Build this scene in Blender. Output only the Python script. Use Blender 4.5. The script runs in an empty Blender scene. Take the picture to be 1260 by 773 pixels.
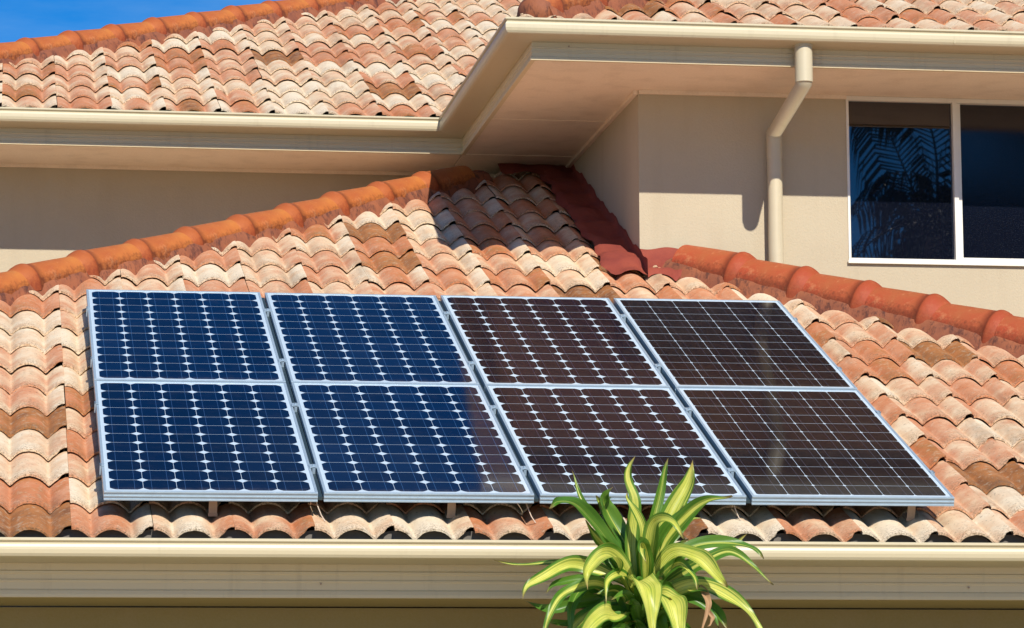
import bpy, bmesh, math, random
from math import sin, cos, pi, sqrt, radians
from mathutils import Vector, Matrix
random.seed(7)
G = 2.85                      # height of the lower eave reference above the ground
TP = 0.40794                  # roof slope, rise over run
PITCH = math.atan(TP)
S = bpy.context.scene
col = S.collection

# ------------------------------------------------------------------ helpers
class MB:
    def __init__(s): s.v=[]; s.f=[]; s.c=[]; s.m=[]; s.smooth=[]
    def quad(s, pts, m=0, c=(0,0,0,1), sm=False):
        i=len(s.v); s.v+= [tuple(p) for p in pts]; s.c+=[c]*len(pts); s.f.append(tuple(range(i,i+len(pts)))); s.m.append(m); s.smooth.append(sm)
    def grid(s, rows, cols=None, m=0, sm=True, close=False):
        i=len(s.v); n=len(rows[0])
        for a,r in enumerate(rows):
            for b,p in enumerate(r):
                s.v.append(tuple(p)); s.c.append(cols[a][b] if cols else (0,0,0,1))
        for a in range(len(rows)-1):
            for b in range(n if close else n-1):
                b2=(b+1)%n
                s.f.append((i+a*n+b, i+a*n+b2, i+(a+1)*n+b2, i+(a+1)*n+b)); s.m.append(m); s.smooth.append(sm)
    def box(s, a, b, m=0, c=(0,0,0,1)):
        x0,y0,z0=a; x1,y1,z1=b
        i=len(s.v)
        s.v+=[(x0,y0,z0),(x1,y0,z0),(x1,y1,z0),(x0,y1,z0),(x0,y0,z1),(x1,y0,z1),(x1,y1,z1),(x0,y1,z1)]
        s.c+=[c]*8
        for f in ((0,3,2,1),(4,5,6,7),(0,1,5,4),(1,2,6,5),(2,3,7,6),(3,0,4,7)):
            s.f.append(tuple(i+k for k in f)); s.m.append(m); s.smooth.append(False)
    def tube(s, path, rad, n=12, m=0, c=(0,0,0,1), caps=True):
        path=[Vector(p) for p in path]
        rads=rad if isinstance(rad,(list,tuple)) else [rad]*len(path)
        rows=[]; up=None
        for k,p in enumerate(path):
            if k==0: t=path[1]-p; 
            elif k==len(path)-1: t=p-path[k-1]
            else: t=(p-path[k-1]).normalized()+(path[k+1]-p).normalized()
            t.normalize()
            if up is None:
                a=Vector((0,0,1)) if abs(t.z)<.9 else Vector((1,0,0))
                up=(a-t*a.dot(t)).normalized()
            else: up=(up-t*up.dot(t)).normalized()
            sd=t.cross(up)
            # widen at a mitre
            rows.append([p+(up*cos(2*pi*j/n)+sd*sin(2*pi*j/n))*rads[k] for j in range(n)])
        s.grid(rows,[[c]*n for _ in rows],m,True,close=True)
        if caps:
            s.quad(rows[0][::-1],m,c); s.quad(rows[-1],m,c)

def build(name, mb, mats, parent=None, origin=None, local=False, clip=None, bevel=None, attr=False, G_=G):
    """mb in site coordinates (z=0 at the reference height) -> ONE mesh object"""
    me=bpy.data.meshes.new(name)
    if local: off=Vector((0,0,0)); loc=Vector((0,0,0))
    else:
        pw=parent_world(parent)
        o=Vector(origin) if origin is not None else Vector((0,0,0))
        off=Vector((0,0,G_))
        loc=(o if origin is not None else pw)
    if local: me.from_pydata([tuple(v) for v in mb.v],[],mb.f)
    else: me.from_pydata([(v[0]-loc.x, v[1]-loc.y, v[2]+G_-loc.z) for v in mb.v],[],mb.f)
    if not isinstance(mats,(list,tuple)): mats=[mats]
    for m in mats: me.materials.append(m)
    me.polygons.foreach_set('material_index', mb.m)
    me.polygons.foreach_set('use_smooth', mb.smooth)
    if attr:
        ca=me.color_attributes.new('tone','FLOAT_COLOR','POINT')
        flat=[x for c in mb.c for x in c]
        ca.data.foreach_set('color', flat)
    if clip:
        bm=bmesh.new(); bm.from_mesh(me)
        for p,n in clip:   # keeps the side n points to
            bmesh.ops.bisect_plane(bm, geom=bm.verts[:]+bm.edges[:]+bm.faces[:], dist=1e-5,
                plane_co=Vector(p)-loc, plane_no=-Vector(n), clear_outer=True)
        bm.to_mesh(me); bm.free()
    me.update()
    ob=bpy.data.objects.new(name, me); col.objects.link(ob)
    if parent is not None:
        ob.parent=parent
        if not local: ob.location = loc-parent_world(parent) if origin is not None else (0,0,0)
    elif not local: ob.location=loc
    if bevel:
        md=ob.modifiers.new('bevel','BEVEL'); md.width=bevel; md.segments=2; md.limit_method='ANGLE'
    return ob
def parent_world(p):
    v=Vector((0,0,0))
    while p is not None:
        v+=Vector(p.location); p=p.parent
    return v
def empty(name, loc):
    o=bpy.data.objects.new(name,None); col.objects.link(o); o.location=loc; o.empty_display_size=.2
    return o
def tag(o,label=None,cat=None,group=None,kind=None):
    if label: o['label']=label
    if cat: o['category']=cat
    if group: o['group']=group
    if kind: o['kind']=kind
    return o

# ------------------------------------------------------------------ materials
def mat(name):
    m=bpy.data.materials.new(name); m.use_nodes=True
    nt=m.node_tree; b=nt.nodes['Principled BSDF']
    return m,nt,b
def N(nt,t,**k):
    n=nt.nodes.new(t)
    for a,v in k.items():
        if a.startswith('in_'): n.inputs[a[3:]].default_value=v
        else: setattr(n,a,v)
    return n
def L(nt,a,b): nt.links.new(a,b)
def math_(nt,op,a,b=None,c=None,clamp=False):
    n=nt.nodes.new('ShaderNodeMath'); n.operation=op; n.use_clamp=clamp
    for i,x in enumerate((a,b,c)):
        if x is None: continue
        if isinstance(x,(int,float)): n.inputs[i].default_value=x
        else: nt.links.new(x,n.inputs[i])
    return n.outputs[0]
def mixc(nt,f,a,b,mode='MIX'):
    n=nt.nodes.new('ShaderNodeMix'); n.data_type='RGBA'; n.blend_type=mode
    for i,x in ((0,f),(6,a),(7,b)):
        if isinstance(x,(int,float)): n.inputs[i].default_value=x
        elif isinstance(x,tuple): n.inputs[i].default_value=(*x[:3],1)
        else: nt.links.new(x,n.inputs[i])
    return n.outputs[2]
def ramp(nt,src,stops,interp='LINEAR'):
    n=nt.nodes.new('ShaderNodeValToRGB'); e=n.color_ramp; e.interpolation=interp
    while len(e.elements)<len(stops): e.elements.new(.5)
    for el,(p,c) in zip(e.elements,stops):
        el.position=p; el.color=(*c,1) if len(c)==3 else c
    nt.links.new(src,n.inputs[0]); return n.outputs[0]
def noise(nt,scale,detail=4,rough=.6,vec=None,dim='3D'):
    n=nt.nodes.new('ShaderNodeTexNoise'); n.noise_dimensions=dim
    n.inputs['Scale'].default_value=scale; n.inputs['Detail'].default_value=detail; n.inputs['Roughness'].default_value=rough
    if vec: nt.links.new(vec,n.inputs['Vector'])
    return n.outputs['Fac']
def coords(nt,scale=(1,1,1)):
    t=nt.nodes.new('ShaderNodeTexCoord'); mp=nt.nodes.new('ShaderNodeMapping'); mp.inputs['Scale'].default_value=scale
    nt.links.new(t.outputs['Object'],mp.inputs[0]); return mp.outputs[0]
def bump(nt,b,h,strength=.3,dist=.01):
    n=nt.nodes.new('ShaderNodeBump'); n.inputs['Strength'].default_value=strength; n.inputs['Distance'].default_value=dist
    nt.links.new(h,n.inputs['Height']); nt.links.new(n.outputs[0],b.inputs['Normal'])

def tile_material():
    m,nt,b=mat('glazed_terracotta_tiles')
    at=N(nt,'ShaderNodeVertexColor',layer_name='tone'); sp=N(nt,'ShaderNodeSeparateColor'); L(nt,at.outputs[0],sp.inputs[0])
    tone,rid,s=sp.outputs[0],sp.outputs[1],sp.outputs[2]
    tc=N(nt,'ShaderNodeTexCoord'); off=N(nt,'ShaderNodeCombineXYZ')
    L(nt,math_(nt,'MULTIPLY',rid,37.),off.inputs[2])
    add=N(nt,'ShaderNodeVectorMath',operation='ADD'); L(nt,tc.outputs['Object'],add.inputs[0]); L(nt,off.outputs[0],add.inputs[1])
    vec=add.outputs[0]
    n1=noise(nt,8,4,.6,vec); n2=noise(nt,38,4,.65,vec); n3=noise(nt,130,3,.7,vec)
    f=math_(nt,'ADD',tone,math_(nt,'MULTIPLY',math_(nt,'SUBTRACT',n1,.5),.8))
    f=math_(nt,'ADD',f,math_(nt,'MULTIPLY',math_(nt,'SUBTRACT',n2,.5),.34),clamp=True)
    c=ramp(nt,f,[(0.0,(.76,.64,.47)),(.20,(.70,.50,.32)),(.40,(.60,.29,.16)),(.60,(.54,.20,.085)),(.78,(.42,.17,.055)),(.92,(.31,.125,.04)),(1,(.22,.085,.03))])
    # bleached, salty bloom
    bl=ramp(nt,n2,[(.52,(0,0,0)),(.72,(1,1,1))])
    c=mixc(nt,math_(nt,'MULTIPLY',bl,.5),c,(.70,.58,.42))
    # lichen and grime gathering at the lower edge of each tile, ragged
    low=ramp(nt,s,[(0,(1,1,1)),(.16,(.55,.55,.55)),(.42,(0,0,0))])
    sp2=ramp(nt,n3,[(.46,(0,0,0)),(.62,(1,1,1))])
    g=math_(nt,'MULTIPLY',math_(nt,'MULTIPLY',low,sp2),.75)
    c=mixc(nt,g,c,(.14,.095,.05))
    mp=N(nt,'ShaderNodeMapping'); mp.inputs['Scale'].default_value=(5,.7,.7); L(nt,tc.outputs['Object'],mp.inputs[0])
    n5=noise(nt,1.6,5,.65,mp.outputs[0])
    c=mixc(nt,math_(nt,'MULTIPLY',ramp(nt,n5,[(.54,(0,0,0)),(.74,(1,1,1))]),.5),c,(.20,.12,.07))
    n6=noise(nt,75,2,.6,tc.outputs['Object'])
    c=mixc(nt,math_(nt,'MULTIPLY',ramp(nt,n6,[(.62,(0,0,0)),(.70,(1,1,1))]),.5),c,(.13,.09,.055))
    L(nt,c,b.inputs['Base Color'])
    b.inputs['Roughness'].default_value=.7; b.inputs['Specular IOR Level'].default_value=.35
    bump(nt,b,math_(nt,'ADD',n2,math_(nt,'MULTIPLY',n3,.7)),.35,.006)
    return m
M_tile=tile_material()

def cap_material(name,top,low,dark=.7):
    m,nt,b=mat(name)
    v=coords(nt); n1=noise(nt,5,4,.6,v); n2=noise(nt,45,4,.7,v)
    at=N(nt,'ShaderNodeVertexColor',layer_name='tone'); sp=N(nt,'ShaderNodeSeparateColor'); L(nt,at.outputs[0],sp.inputs[0])
    c=mixc(nt,ramp(nt,n1,[(.35,(0,0,0)),(.7,(1,1,1))]),top,low)
    # dirt line drawn where caps meet the bedding (R = how far down the side)
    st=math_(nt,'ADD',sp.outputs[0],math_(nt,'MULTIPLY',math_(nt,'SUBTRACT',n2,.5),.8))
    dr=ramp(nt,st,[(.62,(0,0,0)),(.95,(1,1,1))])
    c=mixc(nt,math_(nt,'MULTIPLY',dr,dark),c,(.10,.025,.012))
    sp3=ramp(nt,n2,[(.64,(0,0,0)),(.74,(1,1,1))])
    c=mixc(nt,math_(nt,'MULTIPLY',sp3,.5),c,(.22,.08,.035))
    n9=noise(nt,16,5,.75,v); c=mixc(nt,math_(nt,'MULTIPLY',ramp(nt,n9,[(.55,(0,0,0)),(.68,(1,1,1))]),.35),c,(.62,.30,.14))
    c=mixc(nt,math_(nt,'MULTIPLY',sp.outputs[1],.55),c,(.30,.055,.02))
    c=mixc(nt,math_(nt,'MULTIPLY',sp.outputs[2],.6),c,(.12,.025,.012))  # crease shade behind the collar, put into the colour
    L(nt,c,b.inputs['Base Color']); b.inputs['Roughness'].default_value=.6; b.inputs['Specular IOR Level'].default_value=.25
    bump(nt,b,n2,.35,.006)
    return m
M_cap=cap_material('orange_painted_clay',(.50,.17,.04),(.38,.10,.03),.85)
M_capred=cap_material('red_orange_painted_clay',(.39,.065,.028),(.37,.11,.04),.75)
def mortar_material():
    m,nt,b=mat('red_painted_mortar')
    v=coords(nt,(1,1,.35)); n1=noise(nt,30,5,.75,v); n2=noise(nt,8,3,.6,coords(nt))
    c=mixc(nt,ramp(nt,n2,[(.35,(0,0,0)),(.65,(1,1,1))]),(.30,.095,.038),(.20,.062,.03))
    c=mixc(nt,math_(nt,'MULTIPLY',ramp(nt,n1,[(.5,(0,0,0)),(.62,(1,1,1))]),.75),c,(.05,.015,.012))
    L(nt,c,b.inputs['Base Color']); b.inputs['Roughness'].default_value=.75
    bump(nt,b,n1,.5,.01); return m
M_mortar=mortar_material()
def flash_material():
    m,nt,b=mat('red_painted_flashing')
    v=coords(nt); n1=noise(nt,6,4,.6,v); n2=noise(nt,60,4,.7,v)
    c=mixc(nt,ramp(nt,n1,[(.3,(0,0,0)),(.7,(1,1,1))]),(.30,.07,.045),(.20,.042,.034))
    c=mixc(nt,math_(nt,'MULTIPLY',ramp(nt,n1,[(.50,(0,0,0)),(.9,(1,1,1))]),.04),c,(.45,.18,.12))
    L(nt,c,b.inputs['Base Color']); b.inputs['Roughness'].default_value=.75; b.inputs['Specular IOR Level'].default_value=.15
    bump(nt,b,n1,.4,.03); return m
M_flash=flash_material()

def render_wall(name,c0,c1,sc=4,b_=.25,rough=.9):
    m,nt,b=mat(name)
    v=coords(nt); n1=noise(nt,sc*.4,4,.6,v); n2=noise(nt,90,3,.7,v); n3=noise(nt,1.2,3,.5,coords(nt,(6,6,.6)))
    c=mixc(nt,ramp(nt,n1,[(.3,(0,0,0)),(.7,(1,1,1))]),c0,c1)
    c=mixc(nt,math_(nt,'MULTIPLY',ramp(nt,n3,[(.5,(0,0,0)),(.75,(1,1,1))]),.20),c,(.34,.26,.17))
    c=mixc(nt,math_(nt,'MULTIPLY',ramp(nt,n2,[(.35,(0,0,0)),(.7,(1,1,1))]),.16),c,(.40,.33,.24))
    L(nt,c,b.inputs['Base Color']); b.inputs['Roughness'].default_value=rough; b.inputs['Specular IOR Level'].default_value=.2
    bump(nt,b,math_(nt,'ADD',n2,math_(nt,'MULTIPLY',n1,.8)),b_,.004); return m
M_wall=render_wall('cream_rendered_wall',(.50,.435,.315),(.465,.40,.288),4,.55)
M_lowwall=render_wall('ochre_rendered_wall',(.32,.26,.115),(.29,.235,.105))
M_soffit=render_wall('cream_soffit_board',(.88,.76,.61),(.85,.73,.585),3,.05,.7)
def paint_metal(name,c,rough=.35,streak=.12,c2=None):
    m,nt,b=mat(name)
    v=coords(nt,(.25,.25,5)); n=noise(nt,3,4,.6,v); n2=noise(nt,22,4,.7,coords(nt))
    c2=c2 or tuple(x*.82 for x in c)
    cc=mixc(nt,math_(nt,'MULTIPLY',n,.5),c,c2)
    cc=mixc(nt,math_(nt,'MULTIPLY',ramp(nt,n2,[(.62,(0,0,0)),(.75,(1,1,1))]),streak),cc,(.22,.17,.09))
    n4=noise(nt,2.2,5,.7,coords(nt,(7,7,.5)))
    cc=mixc(nt,math_(nt,'MULTIPLY',ramp(nt,n4,[(.56,(0,0,0)),(.72,(1,1,1))]),streak*1.6),cc,(.30,.24,.15))
    L(nt,cc,b.inputs['Base Color']); b.inputs['Roughness'].default_value=rough
    bump(nt,b,n2,.04,.004)
    return m
M_gutter=paint_metal('cream_gutter_paint',(.57,.50,.335),.38)
M_fascia=paint_metal('cream_fascia_paint',(.68,.58,.38),.65)
M_pipe=paint_metal('cream_pipe_paint',(.58,.51,.355),.4)
M_frame=paint_metal('white_window_paint',(.80,.78,.70),.3,.05)
M_felt=render_wall('dark_roof_felt',(.03,.025,.02),(.02,.018,.015))
def plain(name,c,rough=.5,metal=0):
    m,nt,b=mat(name); n=noise(nt,30,3,.6,coords(nt))
    L(nt,mixc(nt,n,c,tuple(x*.75 for x in c)),b.inputs['Base Color'])
    b.inputs['Roughness'].default_value=rough; b.inputs['Metallic'].default_value=metal
    return m
M_alu=plain('anodised_aluminium',(.42,.54,.64),.4,.3)
M_rail=plain('dark_anodised_rail',(.045,.075,.09),.4,.3)
M_brk=plain('weathered_bracket',(.42,.30,.22),.6)
M_cable=plain('cream_cable',(.6,.5,.4),.6)
def pane_material(nm='tinted_window_glass',rg=.014,ior=1.8):
    m,nt,b=mat(nm)
    v=coords(nt); n=noise(nt,160,2,.8,v)
    c=mixc(nt,math_(nt,'MULTIPLY',ramp(nt,n,[(.55,(0,0,0)),(.72,(1,1,1))]),.6),(.003,.004,.010),(.030,.036,.050))
    L(nt,c,b.inputs['Base Color']); b.inputs['Roughness'].default_value=rg
    b.inputs['IOR'].default_value=ior
    
    return m
M_pane=pane_material()
M_pane2=pane_material('window_glass_behind_fly_screen',.09,1.6)

def cell_material(name, c1, c2, R, busbar, spec=.36, tint=(.0,.0,.0)):
    """silicon cells under glass: 6 by 12 pseudo-square cells on a white back sheet, in the panel's own metres"""
    m,nt,b=mat(name)
    tc=N(nt,'ShaderNodeTexCoord'); sx=N(nt,'ShaderNodeSeparateXYZ'); L(nt,tc.outputs['Object'],sx.inputs[0])
    P=.1268; u0=(.808-6*P)/2; v0=(1.58-12*P)/2
    U=math_(nt,'DIVIDE',math_(nt,'SUBTRACT',sx.outputs[0],u0),P); V=math_(nt,'DIVIDE',math_(nt,'SUBTRACT',sx.outputs[1],v0),P)
    fu=math_(nt,'FLOOR',U); fv=math_(nt,'FLOOR',V)
    du=math_(nt,'MULTIPLY',math_(nt,'ABSOLUTE',math_(nt,'SUBTRACT',math_(nt,'SUBTRACT',U,fu),.5)),P)
    dv=math_(nt,'MULTIPLY',math_(nt,'ABSOLUTE',math_(nt,'SUBTRACT',math_(nt,'SUBTRACT',V,fv),.5)),P)
    inside=math_(nt,'MULTIPLY',math_(nt,'LESS_THAN',du,.0626),math_(nt,'LESS_THAN',dv,.0624))
    rr=math_(nt,'SQRT',math_(nt,'ADD',math_(nt,'MULTIPLY',du,du),math_(nt,'MULTIPLY',dv,dv)))
    inside=math_(nt,'MULTIPLY',inside,math_(nt,'LESS_THAN',rr,R))
    for a,lo,hi in ((U,0,6),(V,0,12)):
        inside=math_(nt,'MULTIPLY',inside,math_(nt,'MULTIPLY',math_(nt,'GREATER_THAN',a,lo),math_(nt,'LESS_THAN',a,hi)))
    oi=N(nt,'ShaderNodeObjectInfo')
    cv=N(nt,'ShaderNodeCombineXYZ'); L(nt,fu,cv.inputs[0]); L(nt,fv,cv.inputs[1]); L(nt,math_(nt,'MULTIPLY',oi.outputs['Random'],50.),cv.inputs[2])
    wn=N(nt,'ShaderNodeTexWhiteNoise',noise_dimensions='3D'); L(nt,cv.outputs[0],wn.inputs['Vector'])
    cn=noise(nt,3.2,2,.5,tc.outputs['Object'])
    cell=mixc(nt,math_(nt,'ADD',math_(nt,'MULTIPLY',wn.outputs['Value'],.7),math_(nt,'MULTIPLY',cn,.3)),c1,c2)
    # two bus bars per cell, running up the panel, faint; broken up by soldering
    bb=math_(nt,'LESS_THAN',math_(nt,'ABSOLUTE',math_(nt,'SUBTRACT',du,.031)),.0009)
    cell=mixc(nt,math_(nt,'MULTIPLY',bb,.55),cell,busbar)
    wht=mixc(nt,noise(nt,20,2,.5,tc.outputs['Object']),(.56,.67,.76),(.46,.58,.68))
    c=mixc(nt,inside,wht,cell)
    d=noise(nt,9,5,.7,tc.outputs['Object'])
    c=mixc(nt,math_(nt,'MULTIPLY',ramp(nt,d,[(.5,(0,0,0)),(.8,(1,1,1))]),.02),c,(.45,.38,.30))
    dn=math_(nt,'MULTIPLY',ramp(nt,sx.outputs[1],[(.01,(1,1,1)),(.07,(0,0,0))]),ramp(nt,noise(nt,22,4,.7,tc.outputs['Object']),[(.35,(0,0,0)),(.7,(1,1,1))]))
    c=mixc(nt,math_(nt,'MULTIPLY',dn,.22),c,(.42,.36,.28))
    L(nt,c,b.inputs['Base Color']); b.inputs['Roughness'].default_value=.07
    b.inputs['Specular IOR Level'].default_value=spec; b.inputs['IOR'].default_value=1.35
    return m
M_cells_sky=cell_material('blue_silicon_cells',(.0015,.011,.045),(.0015,.005,.022),.0745,(.05,.14,.32))  # blue of the reflected sky is painted into the cell colour
M_cells_sky_deep=cell_material('navy_silicon_cells',(.0015,.008,.034),(.0015,.0045,.017),.0745,(.05,.12,.28))  # same cells, a deeper sky reflection painted in
M_cells_no_sky=cell_material('brown_black_silicon_cells',(.004,.003,.014),(.0025,.0025,.010),.0745,(.08,.08,.14),.10)  # same cells again, with no sky reflection painted in
M_cells_square=cell_material('brown_black_square_cells',(.004,.003,.009),(.0025,.0025,.008),.0835,(.07,.08,.13),.10)

def leaf_material():
    m,nt,b=mat('variegated_leaf')
    at=N(nt,'ShaderNodeVertexColor',layer_name='tone'); sp=N(nt,'ShaderNodeSeparateColor'); L(nt,at.outputs[0],sp.inputs[0])
    u,rid,s=sp.outputs[0],sp.outputs[1],sp.outputs[2]
    tc=N(nt,'ShaderNodeTexCoord'); n=noise(nt,14,3,.6,tc.outputs['Object'])
    n2=noise(nt,4,3,.6,tc.outputs['Object'])
    # u 0..1 across the blade: narrow streaks along it
    k=N(nt,'ShaderNodeCombineXYZ'); L(nt,math_(nt,'MULTIPLY',u,9.),k.inputs[0]); L(nt,math_(nt,'MULTIPLY',s,.8),k.inputs[1]); L(nt,math_(nt,'MULTIPLY',rid,41.),k.inputs[2])
    st=noise(nt,1.3,3,.6,k.outputs[0])
    d=math_(nt,'ABSOLUTE',math_(nt,'SUBTRACT',u,.5))
    w=math_(nt,'ADD',math_(nt,'MULTIPLY',d,-1.7),math_(nt,'MULTIPLY',math_(nt,'SUBTRACT',st,.12),1.35))      # high in the middle
    w=math_(nt,'ADD',w,math_(nt,'MULTIPLY',math_(nt,'SUBTRACT',at.outputs['Alpha'],.50),1.3))
    f=ramp(nt,w,[(.05,(0,0,0)),(.32,(1,1,1))])
    k2=N(nt,'ShaderNodeCombineXYZ'); L(nt,math_(nt,'MULTIPLY',u,26.),k2.inputs[0]); L(nt,math_(nt,'MULTIPLY',s,1.1),k2.inputs[1]); L(nt,math_(nt,'MULTIPLY',rid,17.),k2.inputs[2])
    st2=noise(nt,1.0,2,.6,k2.outputs[0])
    c=mixc(nt,f,mixc(nt,st2,(.022,.10,.012),(.13,.30,.03)),mixc(nt,n,(.55,.60,.035),(.82,.78,.24)))
    c=mixc(nt,math_(nt,'MULTIPLY',ramp(nt,st2,[(.50,(0,0,0)),(.60,(1,1,1))]),.55),c,(.10,.24,.02))
    c=mixc(nt,math_(nt,'MULTIPLY',ramp(nt,n2,[(.45,(0,0,0)),(.7,(1,1,1))]),.35),c,(.22,.34,.05))
    tip=ramp(nt,s,[(.88,(0,0,0)),(.97,(1,1,1))]); c=mixc(nt,math_(nt,'MULTIPLY',tip,.7),c,(.35,.22,.10))
    L(nt,c,b.inputs['Base Color']); b.inputs['Roughness'].default_value=.38
    tr=N(nt,'ShaderNodeBsdfTranslucent'); L(nt,c,tr.inputs[0]); mx=N(nt,'ShaderNodeMixShader'); mx.inputs[0].default_value=.28
    L(nt,b.outputs[0],mx.inputs[1]); L(nt,tr.outputs[0],mx.inputs[2]); L(nt,mx.outputs[0],nt.nodes['Material Output'].inputs[0])
    bump(nt,b,st,.25,.003)
    return m
M_leaf=leaf_material()
M_stem=plain('plant_stem_bark',(.22,.17,.11),.85)
M_dry=plain('dry_leaf',(.40,.24,.12),.8)
M_palm=plain('palm_frond_green',(.030,.065,.022),.5)
M_palmtrunk=plain('palm_trunk_bark',(.16,.13,.10),.9)
M_tree=plain('tree_foliage_green',(.028,.055,.018),.6)
def ground_material():
    m,nt,b=mat('lawn'); v=coords(nt); n1=noise(nt,.6,5,.6,v); n2=noise(nt,25,4,.7,v)
    c=mixc(nt,n1,(.055,.085,.025),(.10,.11,.04)); c=mixc(nt,math_(nt,'MULTIPLY',n2,.5),c,(.04,.06,.02))
    L(nt,c,b.inputs['Base Color']); b.inputs['Roughness'].default_value=.95; bump(nt,b,n2,.6,.03); return m
M_ground=ground_material()
M_bounce=plain('sandy_concrete_paving',(.80,.62,.42),.9)

# ------------------------------------------------------------------ setting
g=MB(); R_=600
g.grid([[(x,y,-G) for x in (-R_,-60,-15,0,15,60,R_)] for y in (-R_,-60,-15,0,15,60,R_)],None,0,False)
gr=build('ground',g,M_ground); tag(gr,kind='structure')
g=MB(); g.box((-16,-24,-G-.05),(22,-1.15,-G+.03))  # unseen pale paving, added to bounce warm light onto eaves and walls
tag(build('driveway',g,M_bounce),kind='structure')

# ------------------------------------------------------------------ the house
house=empty('house',(2.2,4.5,0))
tag(house,'cream rendered house with orange terracotta tile roofs, cream gutters and dark window','house')

PER=.1513; TH=.0395
def roll(t):
    d=((t/PER)+.5)%1-.5
    d=abs(d)*PER
    q=d/.0752
    c_=max(0.,1-q*q)
    return TH*((c_*c_+.022)**.34-.2732)/.7343
def tone_pick(cream):
    r=random.random()
    if r<.04: return random.uniform(.80,.95)
    if r<.04+cream: return random.uniform(-.02,.24)
    if r<.80+cream*.2: return random.uniform(.20,.50)
    return random.uniform(.48,.68)
def tiles(mb, O, A, B, z0, low, gauge, nrow, joint, width, a0, a1, cream=.30, detail=1):
    """S-profile tiles laid row by row; crest plane z = z0 + TP*b"""
    A=Vector(A); B=Vector(B); O=Vector(O)
    k0=int(math.floor((a0-joint)/width)); k1=int(math.ceil((a1-joint)/width))
    nt_=[0,.012,.026,.040,.052,.062,.069,.0757,.082,.090,.100,.112,.128,.1513,.174,.190,.202,.212,.220,.2270,.234,.241,.251,.262,.276,.290,.3025] if detail else [0,.022,.045,.0757,.1,.125,.1513,.178,.2,.227,.25,.275,.3025]
    for r in range(nrow):
        for k in range(k0,k1):
            tones=[tone_pick(cream)]
            if tones[0]>.83: tones=[tones[0],tones[0]-.04,tones[0]+.01]
            else:
                b_=tones[0]
                tones=[b_, b_+random.uniform(-.2,.2) if random.random()<.75 else tone_pick(cream), random.uniform(.02,.24) if random.random()<.35 else b_+random.uniform(-.2,.2)]
            tones=[max(-.03,min(.98,t)) for t in tones]
            rid=random.random(); 
            ja=random.uniform(-.003,.003); jb=random.uniform(-.006,.006); jz=random.uniform(-.002,.004); tw=random.uniform(-.004,.004)
            chip=random.random()
            rows=[];cols=[]
            base=joint+k*width+ja
            def pos(t,s,dz):
                a=base+t*width/.3025; b=low+r*gauge+jb+s
                off=.011-.019*s/gauge
                z=z0-TH+TP*b+roll(t)+off+dz+jz+tw*(t/.3-.5)
                if t<.012: z-=.003
                if t>.28: z+=.003
                p=O+A*a+B*b
                return (p.x,p.y,z)
            def cc(t,s):
                x=t/.3025
                x=(.5*(1-cos(pi*min(1,max(0,(x*2-.1)/.8))))/2 if x<.5 else .5+.5*(1-cos(pi*min(1,max(0,((x-.5)*2-.1)/.8))))/2)
                tt=tones[0]*(1-2*x)+tones[1]*2*x if x<.5 else tones[1]*(2-2*x)+tones[2]*(2*x-1)
                return (max(0,tt),rid,max(0.001,s/gauge),1)
            def front(t):                      # ragged lower edge, set back at the lock on the right
                e=.0015*sin(t*170+rid*9)+.002*sin(t*71+rid*30)
                if t>.268: e+=.016
                return e
            ss=[0,.03,.10,.20,gauge+.035] if detail else [0,.12,gauge+.03]
            for s in ss:
                rows.append([pos(t,s+(front(t) if s==0 else 0),-.003 if s==0 else 0) for t in nt_]); cols.append([cc(t,s) for t in nt_])
            mb.grid(rows,cols,0,True)
            # front edge of the clay
            e0=[pos(t,front(t),-.003) for t in nt_]
            e1=[pos(t,front(t)+.003,(-.0125 if t<=.262 else -.006)) for t in nt_]
            e2=[pos(t,front(t)+.06,(-.0125 if t<=.262 else -.010)) for t in nt_]
            mb.grid([e1,e0],[[cc(t,.001) for t in nt_]]*2,0,False)
            mb.grid([e2,e1],[[cc(t,.001) for t in nt_]]*2,0,False)
            # lock edge on the right side
            sd=[pos(.3025,s+(front(.3025) if s==0 else 0),0) for s in ss]; sd2=[pos(.3025,s+(front(.3025) if s==0 else 0),-.010) for s in ss]
            mb.grid([sd2,sd],[[cc(.3025,.001) for _ in ss]]*2,0,False)

def merge(dst,src):
    i=len(dst.v); dst.v+=src.v; dst.c+=src.c; dst.m+=src.m; dst.smooth+=src.smooth
    dst.f+=[tuple(i+k for k in f) for f in src.f]
def clipmb(mb,planes):
    """cut an MB by planes, keeping the side the normal points to"""
    me=bpy.data.meshes.new('tmp'); me.from_pydata(mb.v,[],mb.f)
    ca=me.color_attributes.new('tone','FLOAT_COLOR','POINT'); ca.data.foreach_set('color',[x for c in mb.c for x in c])
    me.polygons.foreach_set('material_index',mb.m); me.polygons.foreach_set('use_smooth',mb.smooth)
    bm=bmesh.new(); bm.from_mesh(me)
    for p,n in planes:
        bmesh.ops.bisect_plane(bm,geom=bm.verts[:]+bm.edges[:]+bm.faces[:],dist=1e-5,plane_co=Vector(p),plane_no=-Vector(n),clear_outer=True)
    bm.to_mesh(me); bm.free()
    o=MB(); o.v=[tuple(v.co) for v in me.vertices]; o.c=[tuple(d.color) for d in me.color_attributes['tone'].data]
    for p in me.polygons: o.f.append(tuple(p.vertices)); o.m.append(p.material_index); o.smooth.append(p.use_smooth)
    bpy.data.meshes.remove(me); return o

Z0=-.115
HL=3.72; HR=7.09       # plan lines of the two hips: y = x + HL, y = HR - x
low_mb=MB()
# front slope, left of the side wall
t=MB(); tiles(t,(0,0,0),(1,0,0),(0,1,0),Z0,-.09,.3095,22,-.119,.3025,-3.6,2.9,.26)
merge(low_mb,clipmb(t,[((0,HL,0),(1,-1,0)),((2.832,0,0),(-1,0,0)),((0,6.54,0),(0,-1,0))]))
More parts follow.
